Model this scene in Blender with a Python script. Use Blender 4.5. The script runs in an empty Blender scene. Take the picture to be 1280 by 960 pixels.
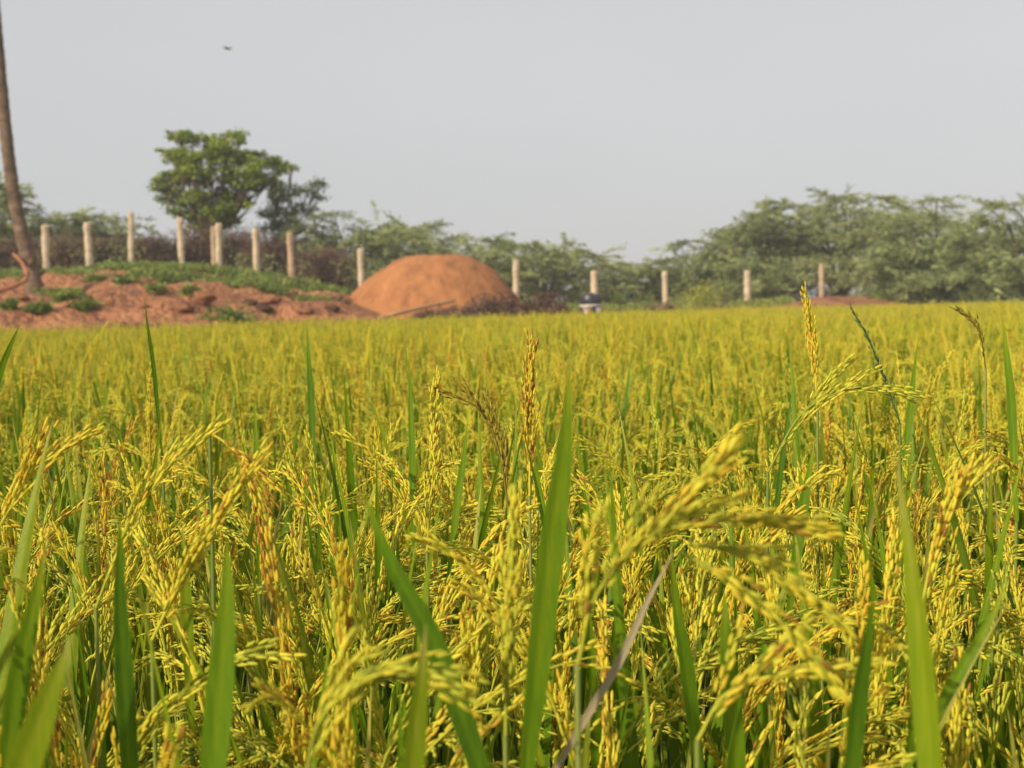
import bpy, math, random
import numpy as np
from mathutils import Vector, Matrix

R = math.radians
rng = np.random.default_rng(7)
random.seed(7)
S = bpy.context.scene
COL = S.collection

# ------------------------------------------------------------------ camera, sky, sun, exposure
F = 1758.0                      # focal length in pixels of a 1280 wide frame
CAM_Z = 1.25
PITCH, ROLL = R(3.22), R(1.1)
cam_d = bpy.data.cameras.new('camera')
cam = bpy.data.objects.new('camera', cam_d); COL.objects.link(cam)
cam_d.sensor_width = 36.0
cam_d.lens = 36.0 * F / 1280.0
cam_d.clip_start = 0.02
cam_d.clip_end = 3000
fwd = Vector((0, math.cos(PITCH), -math.sin(PITCH)))
rt0 = Vector((1, 0, 0)); up0 = rt0.cross(fwd)
rt = rt0 * math.cos(ROLL) - up0 * math.sin(ROLL)
up = up0 * math.cos(ROLL) + rt0 * math.sin(ROLL)
M3 = Matrix((rt, up, -fwd)).transposed()
cam.matrix_world = Matrix.Translation((0, 0, CAM_Z)) @ M3.to_4x4()
cam_d.dof.use_dof = True
cam_d.dof.focus_distance = 1.5
cam_d.dof.aperture_fstop = 11.5
S.camera = cam

SUN_DIR = Vector((-0.62, -0.60, 0.50)).normalized()     # towards the sun: behind the left shoulder
SUN_EL = math.asin(SUN_DIR.z); SUN_AZ = math.atan2(SUN_DIR.x, SUN_DIR.y)
w = bpy.data.worlds.new('World'); S.world = w; w.use_nodes = True
nt = w.node_tree; nt.nodes.clear()
sky = nt.nodes.new('ShaderNodeTexSky'); sky.sky_type = 'NISHITA'; sky.sun_disc = False
sky.sun_elevation = SUN_EL; sky.sun_rotation = SUN_AZ
sky.air_density = 1.0; sky.dust_density = 2.0; sky.ozone_density = 1.0
hsv = nt.nodes.new('ShaderNodeHueSaturation'); hsv.inputs['Saturation'].default_value = 0.12
bg = nt.nodes.new('ShaderNodeBackground'); bg.inputs['Strength'].default_value = 0.10
ow = nt.nodes.new('ShaderNodeOutputWorld')
hz = nt.nodes.new('ShaderNodeMix'); hz.data_type = 'RGBA'; hz.inputs[0].default_value = 0.72; hz.inputs[7].default_value = (5.75, 5.85, 5.98, 1)   # even white monsoon haze over the blue
cn = nt.nodes.new('ShaderNodeTexNoise'); cn.inputs['Scale'].default_value = 1.6; cn.inputs['Detail'].default_value = 3.0
tcw = nt.nodes.new('ShaderNodeTexCoord'); mpw = nt.nodes.new('ShaderNodeMapping'); mpw.inputs['Scale'].default_value = (1, 1, 3)
nt.links.new(tcw.outputs['Generated'], mpw.inputs['Vector']); nt.links.new(mpw.outputs[0], cn.inputs['Vector'])
cr_ = nt.nodes.new('ShaderNodeValToRGB'); cr_.color_ramp.elements[0].position = .3; cr_.color_ramp.elements[1].position = .7
cr_.color_ramp.elements[0].color = (.95, .955, .965, 1); cr_.color_ramp.elements[1].color = (1.03, 1.03, 1.03, 1)
mul = nt.nodes.new('ShaderNodeMix'); mul.data_type = 'RGBA'; mul.blend_type = 'MULTIPLY'; mul.inputs[0].default_value = 1.0
nt.links.new(cn.outputs['Fac'], cr_.inputs[0])
nt.links.new(sky.outputs[0], hsv.inputs['Color']); nt.links.new(hsv.outputs[0], hz.inputs[6]); nt.links.new(hz.outputs[2], mul.inputs[6]); nt.links.new(cr_.outputs[0], mul.inputs[7]); nt.links.new(mul.outputs[2], bg.inputs[0]); nt.links.new(bg.outputs[0], ow.inputs[0])

sun_d = bpy.data.lights.new('sun', 'SUN'); sun_d.energy = 4.7; sun_d.angle = R(1.5); sun_d.color = (1.0, 0.87, 0.68)
sun = bpy.data.objects.new('sun', sun_d); COL.objects.link(sun)
sun.rotation_euler = SUN_DIR.to_track_quat('Z', 'Y').to_euler()

S.view_settings.view_transform = 'Standard'; S.view_settings.look = 'None'
S.view_settings.exposure = 0.18; S.view_settings.gamma = 1.0
S.view_settings.use_curve_mapping = False
S.render.engine = 'CYCLES'
S.cycles.max_bounces = 6; S.cycles.diffuse_bounces = 3; S.cycles.glossy_bounces = 2
S.cycles.transmission_bounces = 4; S.cycles.transparent_max_bounces = 4
S.cycles.use_adaptive_sampling = True
S.cycles.use_denoising = True; S.cycles.denoiser = 'OPENIMAGEDENOISE'


def at(px, py, d):
    """point seen at pixel (px,py) of the 1280x960 frame, d metres in front of the camera"""
    v = rt * ((px - 640) / F) + up * ((480 - py) / F) + fwd
    p = Vector((0, 0, CAM_Z)) + v * d
    return np.array(p)


def px_of(x, y, z):
    v = Vector((x, y, z - CAM_Z)); d = v.dot(fwd)
    return 640 + F * v.dot(rt) / d, 480 - F * v.dot(up) / d

# ------------------------------------------------------------------ materials


def new_mat(name):
    m = bpy.data.materials.new(name); m.use_nodes = True
    t = m.node_tree; t.nodes.clear()
    o = t.nodes.new('ShaderNodeOutputMaterial')
    return m, t, o


def N(t, typ, **kw):
    n = t.nodes.new(typ)
    for k, v in kw.items():
        if k in n.inputs: n.inputs[k].default_value = v
        else: setattr(n, k, v)
    return n


def ramp(t, fac, stops):
    r = t.nodes.new('ShaderNodeValToRGB')
    e = r.color_ramp.elements
    e[0].position, e[0].color = stops[0][0], (*stops[0][1], 1)
    e[1].position, e[1].color = stops[-1][0], (*stops[-1][1], 1)
    for p, c in stops[1:-1]:
        q = e.new(p); q.color = (*c, 1)
    t.links.new(fac, r.inputs[0])
    return r.outputs[0]


def math_node(t, op, a, b):
    n = t.nodes.new('ShaderNodeMath'); n.operation = op
    for i, v in enumerate((a, b)):
        if isinstance(v, (int, float)): n.inputs[i].default_value = v
        else: t.links.new(v, n.inputs[i])
    return n.outputs[0]


def plant_mat(name, stops, veins=False, trans=0.35, rough=0.5, obj_rand=0.25, noise=0.0, nscale=40.0, spec=0.3):
    """surface whose own colour follows the mesh attribute 'tint' plus a per-object offset"""
    m, t, o = new_mat(name)
    a = N(t, 'ShaderNodeAttribute', attribute_name='tint')
    fac = a.outputs['Fac']
    if obj_rand:
        oi = N(t, 'ShaderNodeObjectInfo')
        fac = math_node(t, 'ADD', fac, math_node(t, 'MULTIPLY', math_node(t, 'SUBTRACT', oi.outputs['Random'], 0.5), obj_rand))
    if noise:
        tc = N(t, 'ShaderNodeTexCoord'); nz = N(t, 'ShaderNodeTexNoise', Scale=nscale, Detail=2.0)
        t.links.new(tc.outputs['Object'], nz.inputs['Vector'])
        fac = math_node(t, 'ADD', fac, math_node(t, 'MULTIPLY', math_node(t, 'SUBTRACT', nz.outputs['Fac'], 0.5), noise))
    if veins:       # fine veins along the blade, and blotches where it yellows
        tc = N(t, 'ShaderNodeTexCoord'); mp = N(t, 'ShaderNodeMapping'); mp.inputs['Scale'].default_value = (1100, 1100, 9)
        nz = N(t, 'ShaderNodeTexNoise', Scale=1.0, Detail=2.0); t.links.new(tc.outputs['Object'], mp.inputs['Vector']); t.links.new(mp.outputs[0], nz.inputs['Vector'])
        fac = math_node(t, 'ADD', fac, math_node(t, 'MULTIPLY', math_node(t, 'SUBTRACT', nz.outputs['Fac'], 0.5), 0.55))
    c = ramp(t, fac, stops)
    p = N(t, 'ShaderNodeBsdfPrincipled', Roughness=rough)
    p.inputs['Specular IOR Level'].default_value = spec
    t.links.new(c, p.inputs['Base Color'])
    if trans:
        tr = N(t, 'ShaderNodeBsdfTranslucent'); t.links.new(c, tr.inputs['Color'])
        mx = N(t, 'ShaderNodeMixShader'); mx.inputs[0].default_value = trans
        t.links.new(p.outputs[0], mx.inputs[1]); t.links.new(tr.outputs[0], mx.inputs[2])
        t.links.new(mx.outputs[0], o.inputs[0])
    else:
        t.links.new(p.outputs[0], o.inputs[0])
    return m


def noise_mat(name, stops, scale=5.0, detail=6.0, rough=0.9, bump=0.3, bscale=None, stretch=(1, 1, 1), coord='Object', spec=0.2):
    m, t, o = new_mat(name)
    tc = N(t, 'ShaderNodeTexCoord'); mp = N(t, 'ShaderNodeMapping'); mp.inputs['Scale'].default_value = stretch
    t.links.new(tc.outputs[coord], mp.inputs['Vector'])
    nz = N(t, 'ShaderNodeTexNoise', Scale=scale, Detail=detail, Roughness=0.65)
    t.links.new(mp.outputs[0], nz.inputs['Vector'])
    c = ramp(t, nz.outputs['Fac'], stops)
    p = N(t, 'ShaderNodeBsdfPrincipled', Roughness=rough); p.inputs['Specular IOR Level'].default_value = spec
    t.links.new(c, p.inputs['Base Color'])
    if bump:
        n2 = N(t, 'ShaderNodeTexNoise', Scale=bscale or scale * 3, Detail=5.0)
        t.links.new(mp.outputs[0], n2.inputs['Vector'])
        b = N(t, 'ShaderNodeBump', Strength=bump, Distance=0.05)
        t.links.new(n2.outputs['Fac'], b.inputs['Height']); t.links.new(b.outputs[0], p.inputs['Normal'])
    t.links.new(p.outputs[0], o.inputs[0])
    return m


GRAIN = plant_mat('rice_grain', [(0.0, (0.30, 0.36, 0.04)), (0.3, (0.62, 0.61, 0.055)), (0.64, (0.82, 0.71, 0.06)), (0.88, (0.78, 0.53, 0.04)), (1.0, (0.42, 0.18, 0.03))],
                  trans=0.32, rough=0.55, obj_rand=0.24, spec=0.25)
BLADE = plant_mat('rice_blade', veins=True, stops= [(0.0, (0.055, 0.125, 0.006)), (0.4, (0.13, 0.235, 0.007)), (0.75, (0.27, 0.33, 0.012)), (1.0, (0.48, 0.42, 0.10))],
                  trans=0.42, rough=0.5, obj_rand=0.3, noise=0.25, nscale=30, spec=0.18)
CULM = plant_mat('rice_culm', [(0.0, (0.10, 0.18, 0.03)), (0.5, (0.22, 0.27, 0.05)), (1.0, (0.42, 0.36, 0.14))], trans=0.1, rough=0.5, obj_rand=0.4)
STRAW = plant_mat('dry_straw', [(0, (0.30, 0.24, 0.13)), (1, (0.40, 0.33, 0.2))], trans=0.15)
SPIKE = plant_mat('dark_seed_spike', [(0, (0.06, 0.11, 0.04)), (1, (0.13, 0.17, 0.05))], trans=0.15)
DARKGRAIN = plant_mat('dark_grain', [(0, (0.14, 0.12, 0.02)), (0.5, (0.33, 0.24, 0.025)), (1, (0.50, 0.34, 0.03))], trans=0.2)
THORN = plant_mat('thorn_tree_leaf', [(0, (0.17, 0.21, 0.085)), (0.5, (0.33, 0.38, 0.155)), (1, (0.50, 0.54, 0.23))], trans=0.4, rough=0.6, obj_rand=0.12)
BROAD = plant_mat('broad_leaf', [(0, (0.10, 0.16, 0.016)), (0.5, (0.25, 0.34, 0.03)), (1, (0.42, 0.46, 0.055))], trans=0.35, rough=0.5, obj_rand=0.05)
GREYLEAF = plant_mat('grey_leaf', [(0, (0.09, 0.14, 0.035)), (0.5, (0.19, 0.26, 0.06)), (1, (0.30, 0.36, 0.10))], trans=0.3, rough=0.55, obj_rand=0.05)
WEEDLEAF = plant_mat('weed_leaf', [(0, (0.07, 0.13, 0.025)), (0.5, (0.18, 0.25, 0.045)), (1, (0.36, 0.36, 0.09))], trans=0.3, rough=0.5, obj_rand=0.2)
YELLOWLEAF = plant_mat('yellow_leaf', [(0, (0.18, 0.24, 0.025)), (0.5, (0.40, 0.42, 0.04)), (1, (0.60, 0.55, 0.07))], trans=0.35, obj_rand=0.1)
DRYTWIG = plant_mat('dry_twig', [(0, (0.05, 0.027, 0.018)), (0.6, (0.14, 0.078, 0.048)), (1, (0.25, 0.165, 0.11))], trans=0, rough=0.85, obj_rand=0.3)
BARK = noise_mat('thorn_bark', [(0.3, (0.06, 0.042, 0.03)), (0.7, (0.14, 0.09, 0.06))], scale=6, stretch=(1, 1, .3))
PALMBARK = noise_mat('palm_bark', [(0.3, (0.055, 0.038, 0.026)), (0.55, (0.17, 0.115, 0.075)), (0.75, (0.27, 0.20, 0.14))], scale=4, bump=0.6, stretch=(1, 1, 1.6))
STONE = noise_mat('post_stone', [(0.28, (0.20, 0.14, 0.09)), (0.45, (0.46, 0.36, 0.24)), (0.6, (0.58, 0.47, 0.33)), (0.75, (0.70, 0.60, 0.46))], scale=5, bump=0.5)
REDSTONE = noise_mat('reddish_post_stone', [(0.28, (0.20, 0.13, 0.08)), (0.5, (0.42, 0.295, 0.185)), (0.75, (0.54, 0.42, 0.28))], scale=5, bump=0.5)
MOUND = noise_mat('mound_earth', [(0.3, (0.18, 0.075, 0.032)), (0.45, (0.32, 0.135, 0.052)), (0.58, (0.39, 0.165, 0.062)), (0.72, (0.46, 0.21, 0.08))], scale=2.2, bump=0.8, bscale=11, stretch=(1.3, 1.3, 0.45))
CLOD = noise_mat('clod_earth', [(0.3, (0.14, 0.06, 0.035)), (0.7, (0.30, 0.13, 0.06))], scale=4, bump=0.5)
DARKCLOD = noise_mat('dark_clod_earth', [(0.3, (0.035, 0.022, 0.016)), (0.7, (0.10, 0.05, 0.03))], scale=4, bump=0.5)
ROOT = noise_mat('bare_root', [(0.3, (0.25, 0.10, 0.045)), (0.7, (0.42, 0.19, 0.09))], scale=6)
LOGWOOD = noise_mat('log_wood', [(0.3, (0.26, 0.15, 0.07)), (0.7, (0.50, 0.31, 0.16))], scale=7, stretch=(.3, 1, 1))
BLACK = noise_mat('black_plastic', [(0.3, (0.012, 0.013, 0.018)), (0.7, (0.035, 0.035, 0.042))], scale=5, rough=0.35, bump=0.05, spec=0.6)
WHITE = noise_mat('white_plastic', [(0.3, (0.68, 0.64, 0.56)), (0.7, (0.82, 0.79, 0.72))], scale=5, rough=0.5, bump=0.05)
GREYTIN = noise_mat('grey_tin', [(0.3, (0.22, 0.22, 0.25)), (0.7, (0.36, 0.36, 0.40))], scale=6, rough=0.4, bump=0.05)
FEATHER = noise_mat('bird_feather', [(0.3, (0.05, 0.05, 0.03)), (0.7, (0.13, 0.12, 0.05))], scale=20, bump=0)

# ------------------------------------------------------------------ mesh helpers


class MB:
    """collects vertices, faces and a per-vertex tint; build() links ONE mesh object"""
    def __init__(s): s.v, s.q, s.t, s.c, s.n = [], [], [], [], 0

    def add(s, v, q=None, t=None, c=0.5):
        v = np.asarray(v, float).reshape(-1, 3)
        s.v.append(v); k = len(v)
        s.c.append(np.broadcast_to(np.asarray(c, float), (k,)))
        if q is not None and len(q): s.q.append(np.asarray(q, int).reshape(-1, 4) + s.n)
        if t is not None and len(t): s.t.append(np.asarray(t, int).reshape(-1, 3) + s.n)
        s.n += k

    def merge(s, o, M=None, T=None, dc=0.0):
        v = np.concatenate(o.v)
        if M is not None: v = v @ np.asarray(M).T
        if T is not None: v = v + np.asarray(T)
        s.add(v, np.concatenate(o.q) if o.q else None, np.concatenate(o.t) if o.t else None, np.concatenate(o.c) + dc)

    def mesh(s, name, mat, smooth=True):
        me = bpy.data.meshes.new(name)
        v = np.concatenate(s.v)
        q = np.concatenate(s.q) if s.q else np.zeros((0, 4), int)
        t = np.concatenate(s.t) if s.t else np.zeros((0, 3), int)
        me.vertices.add(len(v)); me.vertices.foreach_set('co', v.astype(np.float32).ravel())
        loops = np.concatenate([q.ravel(), t.ravel()]).astype(np.int32)
        me.loops.add(len(loops)); me.loops.foreach_set('vertex_index', loops)
        nq, ntr = len(q), len(t)
        me.polygons.add(nq + ntr)
        st = np.concatenate([np.arange(nq) * 4, nq * 4 + np.arange(ntr) * 3]).astype(np.int32)
        me.polygons.foreach_set('loop_start', st)
        if smooth: me.polygons.foreach_set('use_smooth', np.ones(nq + ntr, bool))
        me.update(calc_edges=True)
        a = me.attributes.new('tint', 'FLOAT', 'POINT'); a.data.foreach_set('value', np.concatenate(s.c).astype(np.float32))
        me.materials.append(mat)
        return me

    def build(s, name, mat, parent=None, smooth=True, loc=None):
        o = bpy.data.objects.new(name, s.mesh(name, mat, smooth))
        COL.objects.link(o)
        if parent is not None: o.parent = parent
        if loc is not None: o.location = Vector(loc)
        return o


def tag(o, label=None, cat=None, group=None, kind=None):
    if label: o['label'] = label
    if cat: o['category'] = cat
    if group: o['group'] = group
    if kind: o['kind'] = kind
    return o


def empty(name, loc, label, cat, group=None, rz=0):
    o = bpy.data.objects.new(name, None); COL.objects.link(o)
    o.location = Vector(loc); o.rotation_euler = (0, 0, rz); o.empty_display_size = 0.1
    return tag(o, label, cat, group)


def nrm(v): return v / (np.linalg.norm(v, axis=-1, keepdims=True) + 1e-12)


def tube(pts, rad, sides=5, cap=True):
    pts = np.asarray(pts, float); n = len(pts)
    rad = np.broadcast_to(np.asarray(rad, float), (n,))
    tg = nrm(np.gradient(pts, axis=0))
    ref = np.array([0.31, 0.17, 0.93]) if abs(tg.mean(0)[2]) < 0.8 else np.array([0.9, 0.3, 0.1])
    a = nrm(np.cross(tg, ref)); b = np.cross(tg, a)
    th = np.arange(sides) / sides * 2 * np.pi
    v = pts[:, None] + rad[:, None, None] * (np.cos(th)[None, :, None] * a[:, None] + np.sin(th)[None, :, None] * b[:, None])
    i = np.arange(n - 1)[:, None] * sides; j = np.arange(sides)[None]; k = (j + 1) % sides
    q = np.stack([i + j, i + k, i + sides + k, i + sides + j], -1).reshape(-1, 4)
    V = v.reshape(-1, 3); T = []
    if cap:
        V = np.vstack([V, pts[0] - tg[0] * rad[0] * .3, pts[-1] + tg[-1] * rad[-1] * .3])
        c0, c1 = n * sides, n * sides + 1
        T = [(c0, (x + 1) % sides, x) for x in range(sides)] + [(c1, (n - 1) * sides + x, (n - 1) * sides + (x + 1) % sides) for x in range(sides)]
    return V, q, T


def spline(P, n):
    """Catmull-Rom through the points"""
    P = np.asarray(P, float)
    Q = np.vstack([2 * P[0] - P[1], P, 2 * P[-1] - P[-2]])
    u = np.linspace(0, len(P) - 1 - 1e-6, n); i = u.astype(int); f = (u - i)[:, None]
    a, b, c, d = Q[i], Q[i + 1], Q[i + 2], Q[i + 3]
    return 0.5 * (2 * b + (c - a) * f + (2 * a - 5 * b + 4 * c - d) * f ** 2 + (3 * b - a - 3 * c + d) * f ** 3)


def value_noise(x, y, seed=0):
    x = np.asarray(x, float); y = np.asarray(y, float)
    xi, yi = np.floor(x), np.floor(y); xf, yf = x - xi, y - yi
    xf = xf * xf * (3 - 2 * xf); yf = yf * yf * (3 - 2 * yf)
    def h(i, j):
        s = np.sin(i * 127.1 + j * 311.7 + seed * 74.7) * 43758.5453
        return s - np.floor(s)
    return (h(xi, yi) * (1 - xf) + h(xi + 1, yi) * xf) * (1 - yf) + (h(xi, yi + 1) * (1 - xf) + h(xi + 1, yi + 1) * xf) * yf - 0.5


def leaves(mb, P, D, L, W, tint, r=None, flat=0.0):
    """rhombic leaflets: P base points, D directions"""
    n = len(P); r = r or rng
    D = nrm(D)
    rn = r.normal(size=(n, 3)); rn[:, 2] += flat
    side = nrm(np.cross(D, rn))
    L = np.broadcast_to(L, (n,))[:, None]; W = np.broadcast_to(W, (n,))[:, None]
    up_ = np.cross(side, D)
    v = np.stack([P, P + D * L * .45 + side * W * .5 + up_ * W * .12, P + D * L, P + D * L * .45 - side * W * .5 + up_ * W * .12], 1).reshape(-1, 3)
    q = np.arange(n * 4).reshape(n, 4)
    mb.add(v, q, None, np.repeat(np.broadcast_to(tint, (n,)), 4))

# ------------------------------------------------------------------ terrain


E_U = [-900, 0, 300, 435, 560, 660, 800, 930, 1000, 1100, 1280, 2200]
E_D = [22, 23, 25, 27, 31, 34, 37, 40, 42, 46, 49, 55]
H_U = [-900, -100, 60, 160, 230, 320, 400, 452, 490, 645, 760, 900, 970, 1030, 1080, 1150, 1300, 2200]
H_H = [2.8, 2.5, 2.4, 2.55, 2.48, 2.2, 1.9, 1.5, 1.0, 1.0, 0.92, 0.88, 1.0, 1.34, 1.3, 1.0, 0.9, 0.9]


def edge_of(u): return np.interp(u, E_U, E_D)


def ground_z(x, y):
    x = np.asarray(x, float); y = np.asarray(y, float)
    u = 640 + F * x / np.maximum(y, 0.5)
    e = edge_of(u)
    h = np.interp(u, H_U, H_H)
    row = np.maximum(42.0, e + 3)
    f = np.clip((y - e) / (row - e), 0, 1)
    bank = 0.9 + (h - 0.9) * f ** 0.9
    bund = np.clip((y - e) / 0.9, 0, 1); bund = bund * bund * (3 - 2 * bund)
    lump = (value_noise(x * .45, y * .4, 1) * .55 + value_noise(x * 1.1, y * .9, 2) * .55 + value_noise(x * 2.7, y * 2.3, 3) * .42 + value_noise(x * 5.1, y * 4.3, 13) * .22)
    lump = lump * np.clip((y - e) / 2, 0, 1) * np.clip((h - 0.9) / 0.8, 0.15, 1) * np.where(y > 39.5, 0.35, 1)
    far = np.clip((y - 70) / 100, 0, 1)
    z = np.where(y < e, 0, bank + lump * .55) * bund
    return z * (1 - far) + far * np.where(z > 0, 0.9, 0)


def gz(x, y): return float(ground_z(x, y))


def on_ground(px, d):
    """point of the ground in the pixel column px, d metres away"""
    x = (px - 640) / F * d
    return np.array((x, d, gz(x, d)))


xs = np.concatenate([np.linspace(-290, -40, 25)[:-1], np.arange(-40, 40.01, 0.22), np.linspace(40, 290, 25)[1:]])
ys = np.concatenate([np.linspace(-60, 18, 30)[:-1], np.arange(18, 62, 0.22), np.linspace(62, 400, 40)])
X, Y = np.meshgrid(xs, ys)
Z = ground_z(X, Y)
mb = MB()
nx, ny = len(xs), len(ys)
i = np.arange(ny - 1)[:, None] * nx + np.arange(nx - 1)[None]
q = np.stack([i, i + 1, i + nx + 1, i + nx], -1).reshape(-1, 4)
U = 640 + F * X / np.maximum(Y, 0.5)
soil = np.clip((Y - edge_of(U)) / 0.8, 0, 1)                # 0 = wet paddy soil, 1 = red earth
mb.add(np.stack([X, Y, Z], -1), q, None, soil.ravel())
m, t, o = new_mat('red_earth_ground')
a = N(t, 'ShaderNodeAttribute', attribute_name='tint')
g = N(t, 'ShaderNodeNewGeometry')
n1 = N(t, 'ShaderNodeTexNoise', Scale=0.9, Detail=9.0, Roughness=0.75); t.links.new(g.outputs['Position'], n1.inputs['Vector'])
c1 = ramp(t, n1.outputs['Fac'], [(0.34, (0.14, 0.068, 0.04)), (0.46, (0.34, 0.15, 0.078)), (0.56, (0.44, 0.20, 0.095)), (0.66, (0.41, 0.235, 0.125)), (0.75, (0.30, 0.22, 0.10))])
n2 = N(t, 'ShaderNodeTexNoise', Scale=6.0, Detail=5.0); t.links.new(g.outputs['Position'], n2.inputs['Vector'])
c2 = ramp(t, n2.outputs['Fac'], [(0.35, (0.025, 0.022, 0.014)), (0.7, (0.06, 0.05, 0.03))])
mx = N(t, 'ShaderNodeMix', data_type='RGBA'); t.links.new(a.outputs['Fac'], mx.inputs[0]); t.links.new(c2, mx.inputs[6]); t.links.new(c1, mx.inputs[7])
p = N(t, 'ShaderNodeBsdfPrincipled', Roughness=0.95); p.inputs['Specular IOR Level'].default_value = 0.1
b = N(t, 'ShaderNodeBump', Strength=1.0, Distance=0.25); t.links.new(n2.outputs['Fac'], b.inputs['Height']); t.links.new(b.outputs[0], p.inputs['Normal'])
t.links.new(mx.outputs[2], p.inputs['Base Color']); t.links.new(p.outputs[0], o.inputs[0])
tag(mb.build('ground', m), kind='structure')

# thin evening air between the camera and the far trees
m, t, o = new_mat('haze_air')
pv = N(t, 'ShaderNodeVolumePrincipled', Density=0.0013); pv.inputs['Color'].default_value = (0.93, 0.95, 0.96, 1)
t.links.new(pv.outputs[0], o.inputs['Volume'])
hb = MB()
hx, hy0, hy1, hz0, hz1 = 300, -70, 410, -1.0, 13.0
hv = [(x_, y_, z_) for z_ in (hz0, hz1) for y_ in (hy0, hy1) for x_ in (-hx, hx)]
hb.add(hv, [(0, 2, 3, 1), (4, 5, 7, 6), (0, 1, 5, 4), (2, 6, 7, 3), (0, 4, 6, 2), (1, 3, 7, 5)])
tag(hb.build('haze', m, smooth=False), kind='stuff')

# ------------------------------------------------------------------ earth mound, logs, brush


def mound():
    c = on_ground(545, 38.0)
    b = MB(); nr, na = 40, 96
    rr = np.linspace(0, 1, nr); th = np.arange(na) / na * 2 * np.pi
    Rr, Th = np.meshgrid(rr, th, indexing='ij')
    rx = np.where(np.cos(Th) < 0, 2.82, 2.6)
    x = rx * Rr * np.cos(Th); y = 2.2 * Rr * np.sin(Th)
    pw = 2.4 + 0.7 * (np.cos(Th) + 1) / 2
    z = 1.84 * (1 - Rr ** pw)
    nz = value_noise(x * 1.3 + 9, y * 1.3 + z, 5) * .16 + value_noise(x * 4, y * 4 + z * 1.5, 6) * .09 + value_noise(x * 9, y * 9 + z * 7, 8) * .025
    x = x * (1 + nz * .25); z = z + nz * .7 * (1 - Rr) - .12
    k = np.arange(nr - 1)[:, None] * na; j = np.arange(na)[None]; j2 = (j + 1) % na
    qq = np.stack([k + j, k + na + j, k + na + j2, k + j2], -1).reshape(-1, 4)
    b.add(np.stack([x, y, z], -1), qq)
    ob = b.build('earth_mound', MOUND, loc=(c[0], 38.0, 0.92))
    tag(ob, 'large smooth dome of packed red earth at the far edge of the rice', 'mound')


mound()


def stick_pile(name, label, px, d, wpx, h, n, seed, mat=DRYTWIG, group=None, dz=0.0):
    r = np.random.default_rng(seed); b = MB(); wid = wpx * d / F
    c = on_ground(px, d)
    for _ in range(n):
        x = r.uniform(-.5, .5) * wid; z = abs(r.normal()) * h * .45 * (1 - (2 * x / wid) ** 2 * .6)
        an = r.uniform(0, np.pi); L = r.uniform(.2, .55) * (1 + .5 * r.random()); el = r.normal() * .45
        dr = np.array([np.cos(an) * np.cos(el), np.sin(an) * np.cos(el), np.sin(el)])
        p0 = np.array([x, r.normal() * .3, z]); bend = r.normal(size=3) * .08
        P = spline([p0 - dr * L * .5, p0 + bend, p0 + dr * L * .5], 5)
        P[:, 2] = np.maximum(P[:, 2], -.05)
        v, qq, tt = tube(P, r.uniform(.008, .03) * np.linspace(1, .5, 5), 4)
        b.add(v, qq, tt, r.random())
    # crumpled dry leaves among the sticks
    m_ = n * 5
    P = np.stack([r.uniform(-.5, .5, m_) * wid, r.normal(size=m_) * .3, np.abs(r.normal(size=m_)) * h * .4], -1)
    leaves(b, P, r.normal(size=(m_, 3)), r.uniform(.05, .14, m_), r.uniform(.03, .07, m_), r.random(m_) * .7, r)
    return tag(b.build(name, mat, loc=(c[0], c[1], c[2] + dz)), label, 'brush pile', group)


stick_pile('brush_pile', 'heap of dark dry brush against the front foot of the earth mound', 562, 35.4, 85, .30, 130, 21)
stick_pile('brush_pile', 'heap of brown dry brush at the right end of the earth mound', 620, 35.6, 62, .5, 170, 22)
stick_pile('brush_pile', 'rounded brown brush heap standing right of the mound beside a stone post', 682, 38, 58, .6, 140, 23)
stick_pile('brush_pile', 'low brown scrap of brush at the left foot of the earth mound', 428, 33, 22, .25, 40, 24)
stick_pile('brush_pile', 'small reddish brush heap at the foot of the post right of the drum', 828, 44, 30, .35, 40, 25)
stick_pile('brush_pile', 'low reddish brush heap right of the yellow green bush', 908, 45, 34, .35, 50, 26)


def tapered_stick(name, label, cat, pts, r0, r1, mat, sides=8):
    P = spline(pts, 24); b = MB()
    rr = np.linspace(r0, r1, 24) * (1 + .12 * np.sin(np.arange(24) * 1.7))
    b.add(*tube(P - P[0], rr, sides))
    return tag(b.build(name, mat, loc=P[0]), label, cat)


tapered_stick('log', 'long pale log leaning on the front of the earth mound', 'log', [at(474, 398, 34.0), at(520, 386, 34.6), at(568, 375.5, 35.2)], .055, .035, LOGWOOD)
tapered_stick('stake', 'thin dark stick standing up against the right of the earth mound', 'stick', [at(608, 392, 35), at(606, 378, 35), at(605, 364, 35.1)], .03, .015, DRYTWIG)
# root curling out of the bank, left of the palm
tapered_stick('bare_root', 'bare orange root curling out of the bank left of the palm trunk', 'root',
              [at(-8, 365, 31), at(14, 359, 31.2), at(30, 351, 31.4), at(34, 343, 31.4), at(29, 331, 31.5), at(22, 322, 31.6), at(17, 318, 31.8)], 0.06, .032, ROOT)

# ------------------------------------------------------------------ palm trunk


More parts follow.
